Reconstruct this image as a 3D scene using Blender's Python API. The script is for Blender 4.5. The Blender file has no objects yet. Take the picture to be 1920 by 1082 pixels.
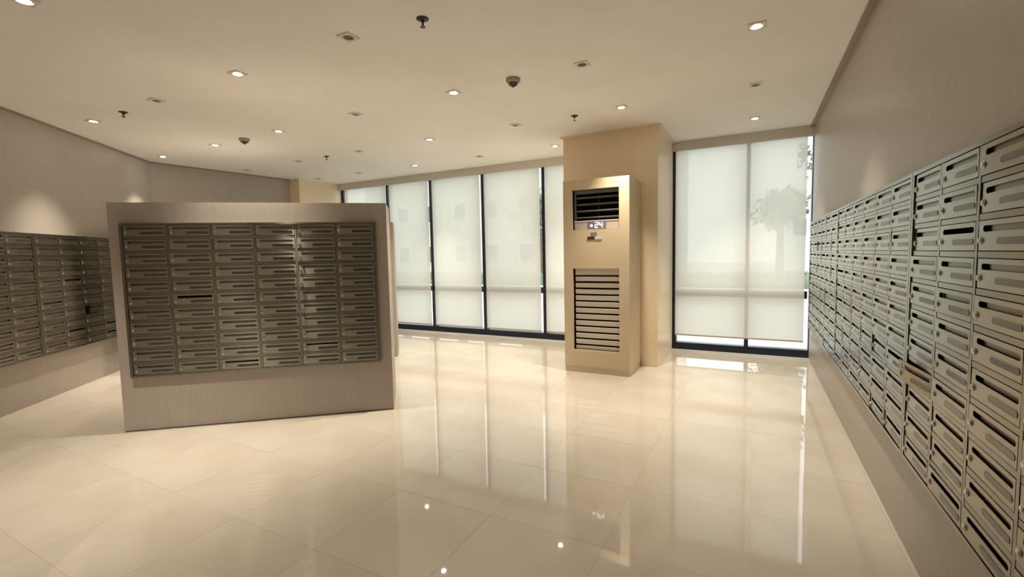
import bpy, bmesh, math, random
from mathutils import Matrix, Vector
random.seed(7)
S = bpy.context.scene
C = S.collection
PI = math.pi

# ------------------------------------------------------------------ camera, world, exposure
def look(yaw, pitch, roll):
    cy, sy = math.cos(yaw), math.sin(yaw)
    f = Vector((-sy, cy, 0)); r = Vector((cy, sy, 0)); d = Vector((0, 0, -1))
    cp, sp = math.cos(pitch), math.sin(pitch)
    f2 = f * cp + d * sp; d2 = d * cp - f * sp
    cr, sr = math.cos(roll), math.sin(roll)
    r3 = r * cr + d2 * sr; d3 = d2 * cr - r * sr
    return r3, d3, f2
cam = bpy.data.cameras.new('camera'); cam_o = bpy.data.objects.new('camera', cam); C.objects.link(cam_o)
r3, d3, f3 = look(0.4828, 0.0728, 0.0207)
m = Matrix((( r3.x, -d3.x, -f3.x, 0), (r3.y, -d3.y, -f3.y, 0), (r3.z, -d3.z, -f3.z, 1.35), (0, 0, 0, 1)))
cam_o.matrix_world = m
cam.sensor_width = 36; cam.lens = 861.56 / 1920 * 36; cam.clip_start = 0.02; cam.clip_end = 300
S.camera = cam_o

SKY = 2.75
LAMP = 240.0
LAMP_COL = (1.0, 0.90, 0.75)
S.view_settings.view_transform = 'Standard'
S.view_settings.look = 'None'
S.view_settings.exposure = 0.0
S.view_settings.gamma = 1.0
S.view_settings.use_curve_mapping = False
w = bpy.data.worlds.new('overcast_sky'); S.world = w; w.use_nodes = True
bg = w.node_tree.nodes['Background']; bg.inputs[0].default_value = (0.94, 0.97, 1.0, 1); bg.inputs[1].default_value = SKY

# ------------------------------------------------------------------ constants of the room (metres)
H = 2.7986          # ceiling
XR = 0.6265         # right wall
YW = 6.53           # window line (fascia front)
YB = -2.2           # wall behind the camera
LA = 0.7031; LD = 3.5908
LN = Vector((-math.cos(LA), -math.sin(LA), 0)); LU = Vector((-math.sin(LA), math.cos(LA), 0))
def lp(s, off=0.0): return LN * (LD - off) + LU * s
KA = 0.6888
KU = Vector((math.cos(KA), math.sin(KA), 0)); KN = Vector((-math.sin(KA), math.cos(KA), 0))
K0 = Vector((-4.4274, 1.7285, 0)); KW = 2.0873; KH = 1.82

# ------------------------------------------------------------------ materials
def srgb(r, g, b):
    def f(c):
        c /= 255.0
        return c / 12.92 if c <= 0.04045 else ((c + 0.055) / 1.055) ** 2.4
    return (f(r), f(g), f(b), 1)
def mat(name, col, rough=0.5, metal=0.0, spec=0.5):
    m = bpy.data.materials.new(name); m.use_nodes = True
    b = m.node_tree.nodes['Principled BSDF']
    b.inputs['Base Color'].default_value = col; b.inputs['Roughness'].default_value = rough
    b.inputs['Metallic'].default_value = metal; b.inputs['Specular IOR Level'].default_value = spec
    return m
def noise_col(m, c1, c2, scale, detail=3, stretch=(1, 1, 1), lo=0.35, hi=0.65, rough=None, bump=0.0, coord='Object'):
    nt = m.node_tree; n = nt.nodes; L = nt.links; b = n['Principled BSDF']
    tc = n.new('ShaderNodeTexCoord'); mp = n.new('ShaderNodeMapping'); mp.inputs['Scale'].default_value = stretch
    nz = n.new('ShaderNodeTexNoise'); nz.inputs['Scale'].default_value = scale; nz.inputs['Detail'].default_value = detail
    rp = n.new('ShaderNodeValToRGB')
    rp.color_ramp.elements[0].position = lo; rp.color_ramp.elements[0].color = c1
    rp.color_ramp.elements[1].position = hi; rp.color_ramp.elements[1].color = c2
    L.new(tc.outputs[coord], mp.inputs[0]); L.new(mp.outputs[0], nz.inputs['Vector']); L.new(nz.outputs[0], rp.inputs[0])
    L.new(rp.outputs[0], b.inputs['Base Color'])
    if rough:
        mr = n.new('ShaderNodeMapRange'); mr.inputs['To Min'].default_value = rough[0]; mr.inputs['To Max'].default_value = rough[1]
        L.new(nz.outputs[0], mr.inputs['Value']); L.new(mr.outputs[0], b.inputs['Roughness'])
    if bump:
        bp = n.new('ShaderNodeBump'); bp.inputs['Strength'].default_value = bump; bp.inputs['Distance'].default_value = 0.002
        L.new(nz.outputs[0], bp.inputs['Height']); L.new(bp.outputs[0], b.inputs['Normal'])
    return m

M = {}
M['wallpaper'] = noise_col(mat('taupe_linen_wallpaper', srgb(176, 167, 157), 0.40, 0, 0.45), srgb(171, 161, 151), srgb(182, 173, 163), 1.0, 4, (160, 160, 4.0), 0.3, 0.7, bump=0.08)
M['laminate'] = noise_col(mat('taupe_woodgrain_laminate', srgb(182, 172, 163), 0.42, 0, 0.4), srgb(177, 167, 157), srgb(187, 177, 168), 1.0, 4, (150, 150, 3.5), 0.3, 0.7, bump=0.06)
M['ceiling'] = noise_col(mat('ceiling_paint', srgb(242, 240, 236), 0.8, 0, 0.2), srgb(240, 238, 234), srgb(244, 242, 238), 1.5, 2)
M['trim'] = mat('taupe_trim', srgb(150, 136, 120), 0.5)
M['fascia'] = mat('shaded_fascia', srgb(214, 208, 200), 0.6)  # ceiling colour darkened, the pelmet's shade is put into the paint
M['tile'] = noise_col(mat('polished_cream_tile', srgb(200, 190, 175), 0.03, 0, 0.5), srgb(197, 186, 170), srgb(204, 195, 181), 2.2, 5, (1, 1, 1), 0.35, 0.65)
M['tile'].node_tree.nodes['Principled BSDF'].inputs['IOR'].default_value = 1.6
M['grout'] = mat('grout', srgb(196, 186, 170), 0.5)
M['tan'] = noise_col(mat('tan_satin_paint', srgb(238, 218, 187), 0.34, 0, 0.5), srgb(236, 216, 185), srgb(241, 221, 190), 3, 2)
M['ac'] = noise_col(mat('beige_metallic_panel', srgb(212, 194, 162), 0.3, 0, 0.5), srgb(210, 192, 160), srgb(215, 197, 165), 2.5, 2)
M['navy'] = mat('navy_aluminium', srgb(22, 28, 46), 0.35, 0.0, 0.5)
M['alu'] = mat('white_aluminium', srgb(225, 226, 228), 0.3)
def steel(name, c1, c2, r0, r1):
    m = noise_col(mat(name, c1, 0.2, 1.0), c1, c2, 1.0, 2, (3, 3, 420), 0.3, 0.7, rough=(r0, r1))
    nt = m.node_tree; b = nt.nodes['Principled BSDF']; t = nt.nodes.new('ShaderNodeCombineXYZ'); t.inputs[2].default_value = 1.0
    b.inputs['Anisotropic'].default_value = 1.0           # grain runs level, highlights smear upright
    nt.links.new(t.outputs[0], b.inputs['Tangent'])
    return m
M['steel'] = steel('brushed_steel', srgb(156, 154, 143), srgb(161, 159, 148), 0.27, 0.30)
M['steel_frame'] = steel('steel_frame', srgb(136, 134, 125), srgb(141, 139, 130), 0.22, 0.27)
M['flap'] = steel('steel_flap', srgb(118, 117, 109), srgb(124, 123, 115), 0.28, 0.34)
M['tag'] = mat('grey_tag_window', srgb(92, 91, 86), 0.22, 0.6)
M['dark'] = mat('shade_black', srgb(14, 13, 14), 0.8, 0, 0.1)  # near-black standing in for shade inside hollow parts and under kiosks
M['chrome'] = mat('chrome_lock', srgb(205, 202, 192), 0.12, 1.0)
M['fixture'] = mat('fixture_white', srgb(222, 216, 206), 0.45)
M['cup'] = mat('fixture_cup', srgb(120, 106, 88), 0.4)
M['bronze'] = mat('dark_bronze', srgb(48, 38, 30), 0.4, 0.3)
M['smoke_base'] = mat('detector_plastic', srgb(168, 152, 130), 0.5)
M['smoke_cone'] = mat('detector_dark_cone', srgb(62, 46, 36), 0.45)
M['grille'] = mat('grille_plastic', srgb(216, 206, 194), 0.4)
M['vane'] = mat('grey_vane', srgb(118, 112, 106), 0.35)
M['panel_grey'] = mat('control_panel_silver', srgb(190, 176, 164), 0.35)
M['screen'] = mat('grey_display_window', srgb(128, 118, 130), 0.2)
M['sticker_dark'] = mat('sticker_brown', srgb(66, 48, 38), 0.5)
M['sticker_grey'] = mat('sticker_grey', srgb(140, 124, 112), 0.5)
M['sticker_white'] = mat('sticker_white', srgb(216, 206, 200), 0.5)
def emis(name, col, st):
    m = mat(name, (0, 0, 0, 1), 0.5); b = m.node_tree.nodes['Principled BSDF']
    b.inputs['Emission Color'].default_value = (*col, 1); b.inputs['Emission Strength'].default_value = st
    return m
M['lens_on'] = emis('lit_lens', (1.0, 0.93, 0.82), 110)
M['lens_off'] = mat('unlit_lens', srgb(104, 92, 78), 0.25)
M['led'] = emis('display_digits', (0.88, 0.9, 1.0), 5)
# window glass: clear, lets daylight straight through, thin reflection
def glass():
    m = bpy.data.materials.new('clear_glass'); m.use_nodes = True; nt = m.node_tree; n = nt.nodes; n.clear()
    o = n.new('ShaderNodeOutputMaterial'); mx = n.new('ShaderNodeMixShader'); t = n.new('ShaderNodeBsdfTransparent'); g = n.new('ShaderNodeBsdfGlossy')
    t.inputs[0].default_value = (0.94, 0.97, 0.97, 1); g.inputs['Roughness'].default_value = 0.02; mx.inputs[0].default_value = 0.06
    nt.links.new(t.outputs[0], mx.inputs[1]); nt.links.new(g.outputs[0], mx.inputs[2]); nt.links.new(mx.outputs[0], o.inputs[0]); return m
M['glass'] = glass()
def blind():
    m = bpy.data.materials.new('cream_screen_fabric'); m.use_nodes = True; nt = m.node_tree; n = nt.nodes; n.clear(); L = nt.links
    o = n.new('ShaderNodeOutputMaterial')
    tr = n.new('ShaderNodeBsdfTranslucent'); df = n.new('ShaderNodeBsdfDiffuse'); tp = n.new('ShaderNodeBsdfTransparent')
    tr.inputs[0].default_value = (0.94, 0.92, 0.83, 1); df.inputs[0].default_value = (0.80, 0.78, 0.68, 1); tp.inputs[0].default_value = (0.98, 0.97, 0.90, 1)
    a = n.new('ShaderNodeMixShader'); a.inputs[0].default_value = 0.42     # reflect / transmit
    b = n.new('ShaderNodeMixShader')
    tc = n.new('ShaderNodeTexCoord'); nz = n.new('ShaderNodeTexNoise'); nz.inputs['Scale'].default_value = 700
    mr = n.new('ShaderNodeMapRange'); mr.inputs['To Min'].default_value = 0.07; mr.inputs['To Max'].default_value = 0.11
    L.new(tc.outputs['Object'], nz.inputs['Vector']); L.new(nz.outputs[0], mr.inputs[0]); L.new(mr.outputs[0], b.inputs[0])
    L.new(df.outputs[0], a.inputs[1]); L.new(tr.outputs[0], a.inputs[2]); L.new(a.outputs[0], b.inputs[1]); L.new(tp.outputs[0], b.inputs[2]); L.new(b.outputs[0], o.inputs[0])
    return m
M['blind'] = blind()
M['paving'] = noise_col(mat('pale_paving', srgb(200, 200, 196), 0.8), srgb(192, 192, 188), srgb(210, 210, 206), 1.2, 4)
M['render_white'] = noise_col(mat('white_render', srgb(238, 240, 244), 0.8), srgb(232, 234, 238), srgb(244, 246, 250), 0.7, 3)
M['render_grey'] = noise_col(mat('cream_render', srgb(196, 194, 184), 0.8), srgb(188, 186, 176), srgb(204, 202, 192), 0.5, 3)
M['leaf'] = noise_col(mat('leaf_green', srgb(120, 136, 104), 0.6), srgb(100, 120, 84), srgb(146, 160, 128), 3, 2)
M['bark'] = noise_col(mat('bark', srgb(96, 80, 64), 0.9), srgb(80, 66, 52), srgb(112, 96, 78), 12, 3)
M['shade_glass'] = mat('dark_window_glass', srgb(70, 78, 88), 0.15)

# ------------------------------------------------------------------ mesh helpers
def box(bm, x0, x1, y0, y1, z0, z1):
    v = [bm.verts.new(p) for p in ((x0,y0,z0),(x1,y0,z0),(x1,y1,z0),(x0,y1,z0),(x0,y0,z1),(x1,y0,z1),(x1,y1,z1),(x0,y1,z1))]
    for f in ((3,2,1,0),(4,5,6,7),(0,1,5,4),(1,2,6,5),(2,3,7,6),(3,0,4,7)): bm.faces.new([v[i] for i in f])
def prism(bm, pts, z0, z1):
    a = sum(pts[i][0]*pts[(i+1)%len(pts)][1]-pts[(i+1)%len(pts)][0]*pts[i][1] for i in range(len(pts)))
    if a < 0: pts = pts[::-1]
    lo = [bm.verts.new((p[0], p[1], z0)) for p in pts]; hi = [bm.verts.new((p[0], p[1], z1)) for p in pts]
    bm.faces.new(lo[::-1]); bm.faces.new(hi); n = len(pts)
    for i in range(n): bm.faces.new((lo[i], lo[(i+1)%n], hi[(i+1)%n], hi[i]))
def lathe(bm, prof, n=24, cap=True):
    rings = []
    for r, z in prof:
        rings.append([bm.verts.new((max(r,1e-5)*math.cos(2*PI*k/n), max(r,1e-5)*math.sin(2*PI*k/n), z)) for k in range(n)])
    for a, b in zip(rings, rings[1:]):
        for k in range(n): bm.faces.new((a[k], a[(k+1)%n], b[(k+1)%n], b[k]))
    if cap:
        bm.faces.new(rings[0][::-1]); bm.faces.new(rings[-1])
def mesh(name, bm, m, smooth=False, bevel=0):
    if bevel: bmesh.ops.bevel(bm, geom=list(bm.edges), offset=bevel, segments=2, affect='EDGES', clamp_overlap=True)
    bmesh.ops.recalc_face_normals(bm, faces=bm.faces)
    me = bpy.data.meshes.new(name); bm.to_mesh(me); bm.free(); me.materials.append(m)
    if smooth:
        for p in me.polygons: p.use_smooth = True
        try: me.set_sharp_from_angle(angle=math.radians(35))
        except Exception: pass
    return me
def link(name, me, parent=None, loc=(0,0,0), rz=0, label=None):
    o = bpy.data.objects.new(name, me); C.objects.link(o); o.location = loc; o.rotation_euler = (0, 0, rz)
    if parent: o.parent = parent
    if label: o['label'] = label
    return o
def obj(name, bm, m, parent=None, loc=(0,0,0), rz=0, smooth=False, bevel=0, label=None):
    return link(name, mesh(name, bm, m, smooth, bevel), parent, loc, rz, label)
def bx(name, m, x0, x1, y0, y1, z0, z1, parent=None, bevel=0, label=None):
    bm = bmesh.new(); box(bm, x0, x1, y0, y1, z0, z1); return obj(name, bm, m, parent, bevel=bevel, label=label)
def tag(o, label, cat, group=None):
    o['label'] = label; o['category'] = cat
    if group: o['group'] = group
    return o
def thing(name, label, cat, loc=(0,0,0), rz=0, group=None):
    o = bpy.data.objects.new(name, None); o.empty_display_size = 0.1; C.objects.link(o); o.location = loc; o.rotation_euler = (0,0,rz)
    return tag(o, label, cat, group)
def struct(o, label=None):
    o['kind'] = 'structure'
    if label: o['label'] = label
    return o
def root_struct(name, label, loc=(0,0,0)):
    o = bpy.data.objects.new(name, None); o.empty_display_size = 0.1; C.objects.link(o); o.location = loc
    return struct(o, label)

# ------------------------------------------------------------------ room shell
c_l2 = Vector((-7.735, 3.553, 0))                        # corner diagonal wall / rear wall
s_c = c_l2.dot(LU); c_l2 = lp(s_c)
c_col = Vector((-7.475, 5.645, 0))
s_b = (YB - LN.y * LD) / LU.y; p_b = lp(s_b)
T = 0.15
YG = 6.72
room_poly = [(XR, YB), (XR, YG), (-7.24, YG), (c_col.x, c_col.y), (c_l2.x, c_l2.y), (p_b.x, p_b.y)]
struct(bx('wall_right', M['wallpaper'], XR, XR + T, YB, YG, 0, H), 'taupe linen textured wall on the right')
struct(bx('wall_back', M['wallpaper'], p_b.x - 0.3, XR + T, YB - T, YB, 0, H), 'taupe wall behind the viewpoint')
bm = bmesh.new(); q = [lp(s_b - 0.2), lp(s_c), lp(s_c + 0.06, -T), lp(s_b - 0.2, -T)]; prism(bm, [(p.x, p.y) for p in q], 0, H)
struct(obj('wall_left', bm, M['wallpaper']), 'taupe linen textured diagonal wall on the left')
bm = bmesh.new(); prism(bm, [(c_l2.x, c_l2.y), (c_col.x, c_col.y), (c_col.x, YG), (c_col.x - T, YG), (c_l2.x - T, c_l2.y + 0.02)], 0, H)
struct(obj('wall_far', bm, M['wallpaper']), 'taupe wall in the far left corner')
bm = bmesh.new(); prism(bm, [(c_col.x - 0.05, c_col.y), (-7.245, 5.665), (-7.225, YG), (c_col.x - 0.05, YG)], 0, H)
struct(obj('pillar', bm, M['tan']), 'cream pillar in the far left corner')
# ceiling, trims
bm = bmesh.new(); prism(bm, [(XR + T, YB - T), (XR + T, YG + 0.1), (-7.75, YG + 0.1), (-7.9, 3.5), (p_b.x - 0.4, YB - T)], H, H + 0.12)
struct(obj('ceiling', bm, M['ceiling']), 'plain cream plaster ceiling')
struct(bx('trim_1', M['trim'], XR - 0.045, XR, YB, YW - 0.001, H - 0.022, H), 'slim taupe trim where right wall meets ceiling')
bm = bmesh.new(); q = [lp(s_b, 0), lp(s_c), lp(s_c - 0.01, 0.022), lp(s_b, 0.022)]; prism(bm, [(p.x, p.y) for p in q], H - 0.018, H)
struct(obj('trim_2', bm, M['trim']), 'slim taupe trim along top of left wall')
bm = bmesh.new(); prism(bm, [(c_l2.x, c_l2.y), (c_col.x, c_col.y), (c_col.x + 0.022, c_col.y), (c_l2.x + 0.022, c_l2.y)], H - 0.018, H)
struct(obj('trim_3', bm, M['trim']), 'slim taupe trim along top of far wall')
# floor: slab and polished tiles, each a piece
floor = bpy.data.objects.new('floor', None)
bm = bmesh.new(); prism(bm, [(XR + T, YB - T), (XR + T, YG + 0.1), (-7.75, YG + 0.1), (-7.9, 3.5), (p_b.x - 0.4, YB - T)], -0.12, -0.002)
floor = struct(obj('floor', bm, M['grout']), 'glossy cream polished tile floor')
def clip(poly, cp):
    out = poly
    n = len(cp)
    for i in range(n):
        a, b = cp[i], cp[(i+1) % n]; inp = out; out = []
        side = lambda p: (b[0]-a[0])*(p[1]-a[1]) - (b[1]-a[1])*(p[0]-a[0])
        for j in range(len(inp)):
            p, q = inp[j-1], inp[j]; sp, sq = side(p), side(q)
            if (sp >= 0) != (sq >= 0):
                t = sp / (sp - sq); out.append((p[0]+(q[0]-p[0])*t, p[1]+(q[1]-p[1])*t))
            if sq >= 0: out.append(q)
        if not out: return []
    return out
def area(p): return abs(sum(p[i-1][0]*p[i][1]-p[i][0]*p[i-1][1] for i in range(len(p)))) / 2
TS = 0.6; g = 0.0005
bm = bmesh.new(); prism(bm, [(-TS/2+g, -TS/2+g), (TS/2-g, -TS/2+g), (TS/2-g, TS/2-g), (-TS/2+g, TS/2-g)], -0.002, 0)
tile_me = mesh('tile', bm, M['tile'])
for i in range(-15, 4):
    for j in range(-8, 12):
        x0 = 0.01 + i * TS; y0 = 0.175 + j * TS
        sq = [(x0+g, y0+g), (x0+TS-g, y0+g), (x0+TS-g, y0+TS-g), (x0+g, y0+TS-g)]
        cl = clip(sq, room_poly); a = area(cl) if len(cl) > 2 else 0
        if a < 0.004: continue
        if a > 0.999 * area(sq):
            o = link('tile', tile_me, floor, (x0 + TS/2, y0 + TS/2, 0))
        else:
            bm = bmesh.new(); prism(bm, [(p[0]-x0-TS/2, p[1]-y0-TS/2) for p in cl], -0.002, 0)
            o = obj('tile', bm, M['tile'], floor, (x0 + TS/2, y0 + TS/2, 0))
        o.rotation_euler = (random.gauss(0, 0.0004), random.gauss(0, 0.0004), 0)
# square column behind the air conditioner
CX0, CX1, CY0 = -2.1196, -0.9724, 5.5024
col = struct(bx('column', M['tan'], CX0, CX1, CY0, YG, 0, H), 'square tan column between the two window walls')
bm = bmesh.new()
prism(bm, [(CX0-0.03, CY0-0.03), (CX1+0.03, CY0-0.03), (CX1+0.03, YW-0.01), (CX1, YW-0.01), (CX1, CY0), (CX0, CY0), (CX0, YW-0.01), (CX0-0.03, YW-0.01)], H-0.02, H)
struct(obj('trim_4', bm, M['tan']), 'slim tan trim around top of column')

# ------------------------------------------------------------------ windows
def fascia(name, x0, x1, lab): struct(bx(name, M['fascia'], x0, x1, YW, YW + 0.02, 2.678, H, None, 0), lab)
fascia('trim_5', -7.226, CX0, 'shaded cream blind pelmet above left windows')
fascia('trim_6', CX1, XR, 'shaded cream blind pelmet above right window')
struct(bx('trim_7', M['alu'], -7.226, CX0, YW + 0.01, 6.60, 0, 0.012), 'pale metal threshold under left windows')
struct(bx('trim_8', M['alu'], CX1, XR, YW + 0.01, 6.60, 0, 0.012), 'pale metal threshold under right window')
def window(name, xs, label):
    r = root_struct(name, label, ((xs[0]+xs[-1])/2, 6.65, 0)); ox = (xs[0]+xs[-1])/2
    a, b = xs[0]-ox, xs[-1]-ox
    bx('bottom_rail', M['navy'], a, b, -0.05, 0.05, 0, 0.105, r)
    bx('top_rail', M['navy'], a, b, -0.05, 0.05, 2.70, H, r)
    for k, x in enumerate(xs):
        x -= ox
        jw = 0.05 if name == 'window_1' or k == 0 else 0.008
        l = x - 0.024 if 0 < k < len(xs)-1 else (x if k == 0 else x - jw)
        bx('mullion', M['navy'], l, l + (0.048 if 0 < k < len(xs)-1 else jw), -0.05, 0.06, 0.105, 2.70, r)
    for x, y in zip(xs, xs[1:]):
        bx('transom', M['navy'], x - ox + 0.028, y - ox - 0.028, -0.03, 0.04, 0.74, 0.83, r)
        bx('pane', M['glass'], x - ox + 0.026, y - ox - 0.026, 0.018, 0.024, 0.83, 2.70, r)
        bx('pane', M['glass'], x - ox + 0.026, y - ox - 0.026, 0.018, 0.024, 0.105, 0.74, r)
    return r
window('window_1', [-7.22, -6.05, -5.05, -3.98, -2.885, CX0 + 0.001], 'run of tall navy framed windows left of the column')
window('window_2', [CX1 + 0.001, -0.06, XR - 0.001], 'tall navy framed window right of the column')
def roller_blind(x0, x1, zb, label, group=None):
    t = thing('roller_blind', label, 'roller blind', ((x0+x1)/2, 6.565, zb), 0, group); hw = (x1-x0)/2; top = 2.74 - zb
    bm = bmesh.new(); nx, nz = 10, 24
    gr = [[bm.verts.new((-hw + 2*hw*i/nx, 0.002*math.sin(i*1.3+x0*3)*math.sin(PI*k/nz), top*k/nz)) for i in range(nx+1)] for k in range(nz+1)]
    for k in range(nz):
        for i in range(nx): bm.faces.new((gr[k][i], gr[k][i+1], gr[k+1][i+1], gr[k+1][i]))
    obj('fabric', bm, M['blind'], t, smooth=True)
    bm = bmesh.new(); box(bm, -hw, hw, -0.005, 0.005, -0.012, 0.006); obj('hem_bar', bm, M['panel_grey'], t)
    bm = bmesh.new(); lathe(bm, [(0.016, -hw), (0.016, hw)], 12); bmesh.ops.rotate(bm, verts=bm.verts, matrix=Matrix.Rotation(PI/2, 3, 'Y')); bmesh.ops.translate(bm, verts=bm.verts, vec=(0, 0.017, top+0.012))
    obj('roller_tube', bm, M['alu'], t, smooth=True)
    return t
gaps = [-7.10, -5.965, -4.985, -3.926, -2.845, -1.79]
words = ['leftmost narrow cream roller blind showing above the freestanding mailbox kiosk', 'cream roller blind just right of the kiosk, second from the far corner',
         'cream roller blind third from the far left corner, in the middle of the left windows', 'cream roller blind fourth from the far left corner, last full one before the column',
         'cream roller blind mostly hidden behind the tan column and air conditioner']
for k in range(5):
    a = gaps[k] + 0.005; b = gaps[k+1] - 0.085 if k < 4 else CX0 - 0.03
    pass
    roller_blind(a, b, 0.145, words[k])
roller_blind(-0.93, 0.562, 0.222, 'wide cream roller blind right of the column, ending above the window rail')

# ------------------------------------------------------------------ mailbox banks
BW, BH = 1.905, 1.213
PX, PZ, OW, OH = 0.313, 0.109, 0.297, 0.091        # column and row pitch, opening size
DW, DH = 0.2912, 0.0855                             # door
MX = (BW - (5*PX + OW)) / 2; MZ = (BH - (10*PZ + OH)) / 2
FD = 0.036                                          # how far the frame stands out
def stadium(cx, cz, hw, r, n=8):
    pts = []
    for k in range(n+1): a = -PI/2 + PI*k/n; pts.append((cx+hw-r+r*math.cos(a), cz+r*math.sin(a)))
    for k in range(n+1): a = PI/2 + PI*k/n; pts.append((cx-hw+r+r*math.cos(a), cz+r*math.sin(a)))
    return pts
def door_mesh():
    bm = bmesh.new()                                # origin: lower right corner (hinge side); front towards -y
    rect = [(-DW, 0), (0, 0), (0, DH), (-DW, DH)]
    hole = stadium(-DW + 0.028 + 0.1265, 0.0625, 0.1265, 0.009)
    es = []
    for loop in (rect, hole):
        vs = [bm.verts.new((p[0], 0, p[1])) for p in loop]
        es += [bm.edges.new((vs[i], vs[(i+1) % len(vs)])) for i in range(len(vs))]
    bmesh.ops.triangle_fill(bm, edges=es, use_beauty=True, use_dissolve=False)
    ret = bmesh.ops.extrude_face_region(bm, geom=list(bm.faces))
    bmesh.ops.translate(bm, verts=[v for v in ret['geom'] if isinstance(v, bmesh.types.BMVert)], vec=(0, 0.0025, 0))
    return mesh('door', bm, M['steel'])
DOOR = door_mesh()
bm = bmesh.new(); box(bm, -DW+0.028, -DW+0.281, 0.0095, 0.0105, 0.0525, 0.080)
box(bm, -DW+0.030, -DW+0.279, 0.0030, 0.0095, 0.0775, 0.080); FLAP = mesh('flap', bm, M['flap'])
bm = bmesh.new(); lathe(bm, [(0.0112, 0), (0.0112, 0.0020), (0.0100, 0.0030), (0.0085, 0.0030), (0.0080, 0.0050), (0.0068, 0.0056)], 16)
box(bm, -0.0012, 0.0012, -0.005, 0.005, 0.0056, 0.0060)
bmesh.ops.rotate(bm, verts=bm.verts, matrix=Matrix.Rotation(PI/2, 3, 'X'))
LOCK = mesh('lock', bm, M['chrome'], smooth=True)
bm = bmesh.new()
pts = stadium(0, 0, 0.081, 0.0095, 5); pts2 = stadium(0, 0, 0.079, 0.0078, 5)
f0 = [bm.verts.new((p[0], 0, p[1])) for p in pts]; f1 = [bm.verts.new((p[0], -0.0012, p[1])) for p in pts]; f2 = [bm.verts.new((p[0], -0.0008, p[1])) for p in pts2]
for a, b in ((f0, f1), (f1, f2)):
    for i in range(len(a)): bm.faces.new((a[i], a[(i+1)%len(a)], b[(i+1)%len(a)], b[i]))
bm.faces.new(f2); bm.faces.new(f0[::-1]); TAG = mesh('name_tag', bm, M['tag'])
def frame_mesh():
    bm = bmesh.new(); y0, y1 = -FD, -0.001
    e = 0.004
    box(bm, 0, BW, y0-e, y1, 0, MZ); box(bm, 0, BW, y0-e, y1, BH-MZ, BH); box(bm, 0, MX, y0-e, y1, MZ, BH-MZ); box(bm, BW-MX, BW, y0-e, y1, MZ, BH-MZ)
    for i in range(5): x = MX + i*PX + OW; box(bm, x, x+PX-OW, y0-0.001, y1, MZ, BH-MZ)
    for i in range(6):
        for k in range(10): x = MX + i*PX; z = MZ + k*PZ + OH; box(bm, x, x+OW, y0, y1, z, z+PZ-OH)
    return mesh('frame', bm, M['steel_frame'])
FRAME = frame_mesh()
bm = bmesh.new(); box(bm, 0.004, BW-0.004, -0.004, -0.0012, 0.004, BH-0.004); BACK = mesh('back_panel', bm, M['dark'])  # near-black sheet puts the shade of the mailbox interiors into colour
def bank(label, origin, rz, no_flap=(), half_flap=(), ajar={}, cols=range(6), group=None):
    t = thing('mailbox_bank', label, 'mailboxes', origin, rz, group)
    link('frame', FRAME, t); link('back_panel', BACK, t, label='near-black panel painted as interior shade behind the doors')
    for i in cols:
        for r in range(11):
            zr = MZ + (10-r)*PZ + (OH-DH)/2; xr = MX + i*PX + OW - (OW-DW)/2
            d = link('door', DOOR, t, (xr, -FD - 0.0012, zr))
            d.rotation_euler = (random.gauss(0, 0.008), 0, random.gauss(0, 0.006))
            if (i, r) in ajar: d.rotation_euler = (0, 0, ajar[(i, r)]); d['label'] = 'door standing slightly ajar' if ajar[(i, r)] > 0 else 'door pushed in crookedly, dark gap at its left'
            l = link('lock', LOCK, d, (-DW + 0.0165, 0, 0.029)); l.rotation_euler = (0, random.choice((0, 0, 0.3, PI/2)), 0)
            link('name_tag', TAG, d, (-DW + 0.200, 0, 0.0265))
            if (i, r) in no_flap: d['label'] = 'door with its slot standing open, black inside'
            else:
                f = link('flap', FLAP, d, (0, 0, 0))
                if (i, r) in half_flap: f.location = (0, 0.004, 0.0085)
    return t
ZB = 0.444
RR = -PI/2
bank('brushed steel mailbox bank on the right wall nearest the viewer', (XR, 2.4975, ZB), RR, {(1, 2)}, {(1, 10), (2, 10)}, {(0, 7): 0.10})
bank('middle one of three brushed steel mailbox banks along the right wall', (XR, 4.4075, ZB), RR, {(5, 7), (0, 4), (0, 6)}, {(4, 9), (5, 10)})
bank('farthest steel mailbox bank on the right wall, beside the window', (XR, 6.3175, ZB), RR, {(5, 0), (2, 1), (1, 2), (3, 3), (4, 7), (5, 7), (4, 8), (5, 8)}, {(3, 3)})
kb = K0 + KU * 0.092
bank('steel mailbox bank on the front of the freestanding taupe kiosk', (kb.x, kb.y, ZB), KA, {(1, 5)}, {(4, 9), (2, 10)})
for s0, lab, nf, hf, aj in ((3.503, 'steel mailbox bank on the left wall cut off by the left picture edge', (), (), {}),
                    (5.4115, 'steel mailbox bank on the left wall partly hidden behind the kiosk', {(1, 4), (1, 9), (3, 9), (3, 10)}, {(0, 6)}, {(2, 7): -0.2})):
    p = lp(s0); bank(lab, (p.x, p.y, ZB), PI/2 + LA, nf, hf, aj)

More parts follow.
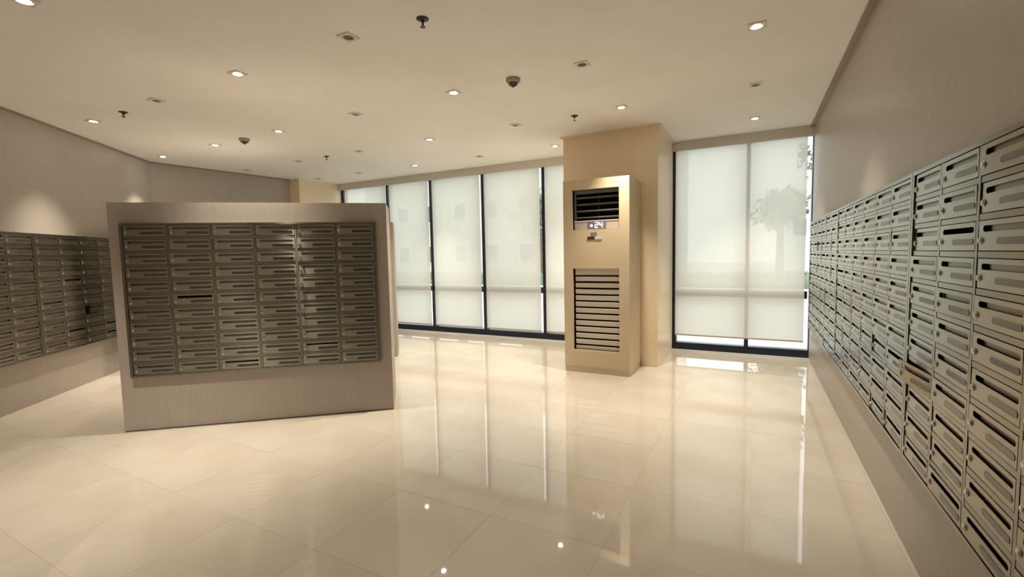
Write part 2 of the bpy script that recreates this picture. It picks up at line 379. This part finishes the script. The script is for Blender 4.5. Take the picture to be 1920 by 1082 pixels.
# ------------------------------------------------------------------ freestanding kiosk
KD = 0.5
def kiosk(loc, label, ext=0.0):
    bm = bmesh.new()
    pts = [-KU * ext, KU * KW, KU * KW + KN * KD, KN * KD - KU * ext]
    prism(bm, [(p.x, p.y) for p in pts], 0.006, KH)
    kt = thing('mailbox_kiosk', label, 'kiosk', loc)
    obj('body', bm, M['laminate'], kt, bevel=0.002)
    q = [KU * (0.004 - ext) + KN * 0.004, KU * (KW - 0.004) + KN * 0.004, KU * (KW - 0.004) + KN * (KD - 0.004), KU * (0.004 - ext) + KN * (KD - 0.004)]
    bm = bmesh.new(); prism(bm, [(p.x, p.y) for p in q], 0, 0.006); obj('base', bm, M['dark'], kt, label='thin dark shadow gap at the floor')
    return kt
kiosk(K0, 'freestanding taupe kiosk on the cream floor, nearer one, holding a steel mailbox bank')
K2 = Vector((-4.294, 4.778, 0)) - KU * KW
kiosk(K2, 'second taupe kiosk almost wholly hidden, a thin edge right of the nearer kiosk', 0.95)  # left part lengthened out of view so the left-wall mailboxes reflect something dark

# ------------------------------------------------------------------ air conditioner in its cabinet
AX, AY, AW, AD, AH = -1.162, 4.9223, 0.7438, CY0 - 4.9223 - 0.002, 2.1624
ac = thing('air_conditioner', 'tall beige floor-standing air conditioner cabinet in front of the tan column', 'air conditioner', (AX - AW/2, AY, 0))
hw = AW/2
def lx(d): return d + hw             # offset from the right front edge -> local x
o1 = (lx(-0.640), lx(-0.113), 1.612, 2.054); o2 = (lx(-0.638), lx(-0.107), 0.258, 1.182)
bm = bmesh.new(); pz = 0.07; ft = 0.03
xs = [-hw, o1[0], o1[1], hw]
box(bm, -hw, o2[0], 0, ft, pz, AH); box(bm, o1[1] + 0.003, hw, 0, ft, pz, AH)
box(bm, o2[0], o1[1] + 0.003, 0, ft, pz, o2[2]); box(bm, o2[0], o1[1] + 0.003, 0, ft, o2[3], o1[2]); box(bm, o2[0], o1[1] + 0.003, 0, ft, o1[3], AH)
box(bm, -hw, -hw + 0.02, ft, AD, pz, AH); box(bm, hw - 0.02, hw, ft, AD, pz, AH); box(bm, -hw + 0.02, hw - 0.02, ft, AD, AH - 0.02, AH); box(bm, -hw + 0.02, hw - 0.02, ft, AD, pz, pz + 0.02)
obj('body', bm, M['ac'], ac)
bx('plinth', M['ac'], -hw + 0.003, hw - 0.004, 0.006, AD, 0, pz, ac)
bx('inner_shade', M['dark'], -hw + 0.022, hw - 0.022, 0.16, 0.17, pz + 0.03, AH - 0.03, ac, label='dark inside seen through the openings')  # near-black sheet stands in for the shade inside the cabinet
# discharge grille
gz0, gz1 = 1.60, 2.075; gx0, gx1 = o1[0] + 0.012, o1[1] + 0.03
dg = bpy.data.objects.new('discharge_grille', None); C.objects.link(dg); dg.parent = ac
bm = bmesh.new()
yb = 0.055
box(bm, gx0, gx1, yb, yb + 0.03, 2.012, gz1); box(bm, gx0, gx0 + 0.016, yb, yb + 0.03, 1.715, 2.012); box(bm, gx1 - 0.026, gx1, yb, yb + 0.03, 1.715, 2.012)
obj('grille_frame', bm, M['vane'], dg)
for z in (1.968, 1.894, 1.820, 1.747):
    bm = bmesh.new(); box(bm, gx0 + 0.016, gx1 - 0.026, -0.022, 0.022, -0.003, 0.003)
    bmesh.ops.rotate(bm, verts=bm.verts, matrix=Matrix.Rotation(-0.28, 3, 'X')); bmesh.ops.translate(bm, verts=bm.verts, vec=(0, yb + 0.025, z))
    obj('vane', bm, M['vane'], dg)
bm = bmesh.new(); box(bm, (gx0+gx1)/2 - 0.005, (gx0+gx1)/2 + 0.003, yb + 0.03, yb + 0.04, 1.72, 2.01); obj('vane_link', bm, M['bronze'], dg)
cp = bx('control_panel', M['panel_grey'], gx0, gx1, yb - 0.012, yb + 0.03, gz0, 1.712, ac, bevel=0.003)
bx('lip', M['alu'], gx0, gx1, yb - 0.016, yb - 0.010, 1.704, 1.714, cp, label='pale lip along the top of the panel')
dx0, dx1 = lx(-0.475), lx(-0.262)
bx('display', M['screen'], dx0, dx1, yb - 0.0145, yb - 0.011, 1.622, 1.700, cp)
def seg(bm, x, z, s, segs):
    L, t = 0.034 * s, 0.009 * s; yy0, yy1 = yb - 0.0165, yb - 0.014
    q = {'a': (0, L, 2*L-t/2, 2*L+t/2), 'g': (0, L, L-t/2, L+t/2), 'd': (0, L, -t/2, t/2), 'f': (-t/2, t/2, L, 2*L), 'b': (L-t/2, L+t/2, L, 2*L), 'e': (-t/2, t/2, 0, L), 'c': (L-t/2, L+t/2, 0, L)}
    for c in segs: a = q[c]; box(bm, x+a[0], x+a[1], yy0, yy1, z+a[2], z+a[3])
bm = bmesh.new(); sc = 0.84
seg(bm, lx(-0.385), 1.633, sc, 'abged'); seg(bm, lx(-0.335), 1.633, sc, 'fgbc')
obj('digits', bm, M['led'], cp, label='lit white digits')
bm = bmesh.new(); lathe(bm, [(0.013, 0), (0.013, 0.003)], 16); bmesh.ops.rotate(bm, verts=bm.verts, matrix=Matrix.Rotation(PI/2, 3, 'X')); bmesh.ops.translate(bm, verts=bm.verts, vec=(lx(-0.428), yb - 0.0135, 1.657))
obj('indicator_lamp', bm, M['led'], cp, label='round white indicator light')
# label plate under the opening
st = bx('rating_label', M['sticker_white'], lx(-0.465), lx(-0.298), -0.0025, 0, 1.492, 1.535, ac, label='small brown, grey and white sticker')
bx('dark_block', M['sticker_dark'], lx(-0.462), lx(-0.378), -0.004, -0.0024, 1.498, 1.535, st)
bx('grey_block', M['sticker_grey'], lx(-0.425), lx(-0.355), -0.0025, 0, 1.537, 1.580, st)
bx('tan_line', M['sticker_grey'], lx(-0.372), lx(-0.300), -0.004, -0.0024, 1.494, 1.504, st)
# return grille: thirteen slats behind the lower opening
rg = bpy.data.objects.new('return_grille', None); C.objects.link(rg); rg.parent = ac
rx0, rx1 = o2[0] + 0.016, o2[1] + 0.02
bx('header_plate', M['grille'], rx0, rx1, 0.045, 0.06, 1.108, 1.20, rg)
bm = bmesh.new(); box(bm, rx0, rx1, -0.004, 0.004, -0.026, 0.026); bmesh.ops.rotate(bm, verts=bm.verts, matrix=Matrix.Rotation(0.22, 3, 'X')); SL = mesh('slat', bm, M['grille'])
n = 12
for k in range(n):
    link('slat', SL, rg, (0, 0.052, 1.064 - k * 0.0716))

# ------------------------------------------------------------------ ceiling fixtures
GX = [0.0, -1.18, -2.37, -3.56, -4.755, -5.965, -7.19]
GY = [5.85, 4.68, 3.485, 2.285, 1.105, -0.08, -1.27]
ON = {(0,0),(2,0),(4,0),(1,1),(3,1),(0,2),(2,2),(4,2),(5,2),(6,2),(3,3),(5,3),(3,4),(1,4),(2,6)}  # last entry: unseen lamp behind the viewpoint, added to brighten the kiosk steel
EXACT = {(6,0): (-6.98, 5.866)}
def inside(x, y, m=0.25):
    p = room_poly
    for i in range(len(p)):
        a, b = p[i], p[(i+1) % len(p)]; L = math.hypot(b[0]-a[0], b[1]-a[1])
        if ((b[0]-a[0])*(y-a[1]) - (b[1]-a[1])*(x-a[0])) / L < m: return False
    return not (CX0 - 0.1 < x < CX1 + 0.1 and y > CY0 - 0.1)
bm = bmesh.new()
ps, ri, n = 0.052, 0.036, 24
def ring(r, z): return [bm.verts.new((r*math.cos(2*PI*k/n), r*math.sin(2*PI*k/n), z)) for k in range(n)]
def sqring(h, z):
    out = []
    for k in range(n):
        a = 2*PI*k/n; c, s = math.cos(a), math.sin(a); t = h / max(abs(c), abs(s)); out.append(bm.verts.new((c*t, s*t, z)))
    return out
loops = [sqring(ps, 0), sqring(ps, -0.006), sqring(ps-0.002, -0.008), ring(ri, -0.008), ring(ri-0.003, -0.001), ]
for a, b in zip(loops, loops[1:]):
    for k in range(n): bm.faces.new((a[k], a[(k+1)%n], b[(k+1)%n], b[k]))
bm.faces.new(loops[-1]); PLATE = mesh('trim_plate', bm, M['fixture'])
bm = bmesh.new(); lathe(bm, [(0.033, -0.0012), (0.033, -0.0045), (0.028, -0.0045), (0.027, -0.0022)], 24); CUP = mesh('lamp_ring', bm, M['cup'])
bm = bmesh.new(); lathe(bm, [(0.027, -0.0022), (0.024, -0.0065), (0.012, -0.009), (0.0, -0.0098)], 20, cap=False); LENS_ON = mesh('lens', bm, M['lens_on'], smooth=True)
bm = bmesh.new(); lathe(bm, [(0.027, -0.0022), (0.024, -0.0035), (0.012, -0.0042), (0.0, -0.0045)], 20, cap=False); LENS_OFF = mesh('lens', bm, M['lens_off'], smooth=True)
SPOT = bpy.data.lights.new('spot', 'SPOT'); SPOT.energy = LAMP; SPOT.color = LAMP_COL; SPOT.spot_size = math.radians(76); SPOT.spot_blend = 1.0; SPOT.shadow_soft_size = 0.026
DIM = SPOT.copy(); DIM.energy = LAMP * 0.36            # unseen lamp above the frame, turned down to set the floor brightness
ordw = ['first', 'second', 'third', 'fourth', 'fifth', 'sixth', 'seventh']
for j, y in enumerate(GY):
    cnt = 0
    for i, x in enumerate(GX):
        px, py = EXACT.get((i, j), (x, y))
        if not inside(px, py, 0.2 if j == 0 else 0.3): continue
        on = (i, j) in ON
        lab = '%s square recessed ceiling downlight, %s from right wall in %s row from windows' % ('lit' if on else 'unlit', ordw[cnt], ordw[j])
        cnt += 1
        t = thing('downlight', lab, 'ceiling light', (px, py, H), 0, 'square ceiling downlights')
        link('trim_plate', PLATE, t); link('lamp_ring', CUP, t)
        link('lens', LENS_ON if on else LENS_OFF, t)
        if on: link('spot', DIM if (i, j) == (1, 4) else SPOT, t, (0, 0, -0.016))
SPR = [((-1.807, 2.345), 'dark pendent sprinkler nearest the viewer near top of picture'), ((-5.386, 2.299), 'dark pendent sprinkler near the left wall'),
       ((-1.686, 4.713), 'dark pendent sprinkler just in front of the tan column'), ((-5.371, 4.671), 'small dark pendent sprinkler in the far left of the ceiling')]
def bmo(f): b = bmesh.new(); f(b); return b
ESC = mesh('escutcheon', bmo(lambda b: lathe(b, [(0.038, 0), (0.038, -0.003), (0.030, -0.008), (0.014, -0.010)], 24)), M['bronze'], smooth=True)
def frame_arms(b):
    lathe(b, [(0.009, -0.010), (0.009, -0.022), (0.006, -0.024)], 12)
    box(b, -0.0125, -0.0095, -0.002, 0.002, -0.046, -0.018); box(b, 0.0095, 0.0125, -0.002, 0.002, -0.046, -0.018); box(b, -0.0125, 0.0125, -0.002, 0.002, -0.022, -0.018); box(b, -0.0125, 0.0125, -0.002, 0.002, -0.048, -0.045)
    lathe(b, [(0.003, -0.022), (0.003, -0.047)], 8)
ARM = mesh('sprinkler_frame', bmo(frame_arms), M['bronze'])
DEF = mesh('deflector', bmo(lambda b: lathe(b, [(0.016, -0.048), (0.017, -0.050)], 20)), M['bronze'])
for (x, y), lab in SPR:
    t = thing('sprinkler', lab, 'sprinkler', (x, y, H), random.random()*3, 'ceiling sprinklers')
    link('escutcheon', ESC, t); link('sprinkler_frame', ARM, t); link('deflector', DEF, t)
SB = mesh('base', bmo(lambda b: lathe(b, [(0.058, 0), (0.060, -0.010), (0.058, -0.022), (0.050, -0.030), (0.044, -0.034)], 32)), M['smoke_base'], smooth=True)
SCN = mesh('sensor_cone', bmo(lambda b: lathe(b, [(0.042, -0.032), (0.040, -0.038), (0.026, -0.052), (0.012, -0.063), (0.005, -0.068)], 24)), M['smoke_cone'], smooth=True)
RIB = mesh('rib', bmo(lambda b: box(b, 0.010, 0.041, -0.0018, 0.0018, -0.050, -0.034)), M['smoke_base'])
for (x, y), lab in (((-1.775, 3.482), 'cone shaped smoke detector in the middle of the ceiling'), ((-5.391, 3.493), 'cone shaped smoke detector on the left of the ceiling')):
    t = thing('smoke_detector', lab, 'smoke detector', (x, y, H), 0, 'ceiling smoke detectors')
    link('base', SB, t); cn = link('sensor_cone', SCN, t, label='dark cone')
    for k in range(6): link('rib', RIB, cn, (0, 0, 0), k*PI/3)

# ------------------------------------------------------------------ outside, seen through blinds and gaps
struct(bx('ground', M['paving'], -40, 30, YG + 0.12, 60, -0.2, -0.06), 'pale paving outside the windows')
kw = thing('garden_wall', 'low white kerb wall outside the windows', 'wall', (-6, 10.5, -0.06))
bx('wall_body', M['render_white'], -14, 12, -0.12, 0.12, 0, 0.55, kw); bx('coping', M['render_white'], -14, 12, -0.17, 0.17, 0.55, 0.62, kw)
def building(x, y, z0, wd, dp, ht, m, label, rows, colsn, ws=(0.9, 1.1), sill=1.0, pitch=(2.4, 2.8)):
    t = thing('building', label, 'building', (x, y, z0))
    bm = bmesh.new(); box(bm, -wd/2, wd/2, 0, dp, 0, ht); obj('wall', bm, m, t)
    bm = bmesh.new(); box(bm, -wd/2-0.15, wd/2+0.15, -0.15, dp+0.15, ht, ht+0.25); obj('parapet', bm, m, t)
    for r in range(rows):
        for c in range(colsn):
            cx = -wd/2 + (c+0.5)*wd/colsn; z = sill + r*pitch[1]
            f = bpy.data.objects.new('window', None); C.objects.link(f); f.parent = t; f.location = (cx, 0, z)
            b = bmesh.new(); a, h = ws[0]/2, ws[1]
            box(b, -a-0.06, -a, -0.06, 0.02, -0.06, h+0.06); box(b, a, a+0.06, -0.06, 0.02, -0.06, h+0.06); box(b, -a, a, -0.06, 0.02, h, h+0.06); box(b, -a, a, -0.06, 0.02, -0.06, 0)
            obj('window_frame', b, M['render_white'], f); bx('pane', M['shade_glass'], -a, a, -0.02, -0.01, 0, h, f)
    return t
building(3.6, 20, -0.06, 5.2, 6, 3.3, M['render_white'], 'small white building outside beyond the right window', 1, 5, ws=(0.4, 0.6), sill=1.9)
building(-15, 26, -0.06, 22, 8, 8.5, M['render_grey'], 'pale apartment building outside beyond the left windows', 3, 9)
def tree(x, y, h, r, seed, label, dens=1500):
    rnd = random.Random(seed); t = thing('tree', label, 'tree', (x, y, -0.06))
    bm = bmesh.new(); lathe(bm, [(0.14, 0), (0.10, h*0.4), (0.05, h*0.85)], 10); obj('trunk', bm, M['bark'], t, smooth=True)
    bm = bmesh.new()
    for k in range(dens):
        while True:
            v = Vector((rnd.uniform(-1,1), rnd.uniform(-1,1), rnd.uniform(-1,1)))
            if 0.25 < v.length < 1: break
        bl = 0.75 + 0.35*math.sin(v.x*5+seed)*math.sin(v.y*4+v.z*5)
        p = Vector((v.x*r*bl, v.y*r*bl, h*0.72 + v.z*r*0.85*bl)); s = rnd.uniform(0.06, 0.13)
        a = Vector((rnd.gauss(0,1), rnd.gauss(0,1), rnd.gauss(0,1))).normalized(); b = a.orthogonal().normalized(); c = a.cross(b)
        vs = [bm.verts.new(p + q) for q in (b*s, c*s*0.5, -b*s, -c*s*0.5)]; bm.faces.new(vs)
    o = obj('foliage', bm, M['leaf'], t); o['kind'] = 'stuff'
tree(0.75, 16.5, 3.7, 0.85, 3, 'leafy green tree outside the right window')
tree(1.75, 14.5, 5.2, 0.85, 5, 'tall leafy tree seen through the gap beside the right wall', 700)
tree(-8.0, 18, 4.5, 1.5, 9, 'green tree outside the left windows')

hd = thing('hedge', 'low clipped green hedge outside the windows', 'hedge', (-4, 14.0, -0.06))
bm = bmesh.new(); rnd = random.Random(4)
for k in range(5200):
    p = Vector((rnd.uniform(-9, 9), rnd.uniform(-0.35, 0.35), rnd.uniform(0.03, 0.82))); sz = rnd.uniform(0.05, 0.1)
    a = Vector((rnd.gauss(0,1), rnd.gauss(0,1), rnd.gauss(0,1))).normalized(); b = a.orthogonal().normalized(); c = a.cross(b)
    bm.faces.new([bm.verts.new(p + q) for q in (b*sz, c*sz*0.6, -b*sz, -c*sz*0.6)])
o = obj('foliage', bm, M['leaf'], hd); o['kind'] = 'stuff'
bx('core', M['leaf'], -8.9, 8.9, -0.25, 0.25, 0, 0.74, hd)
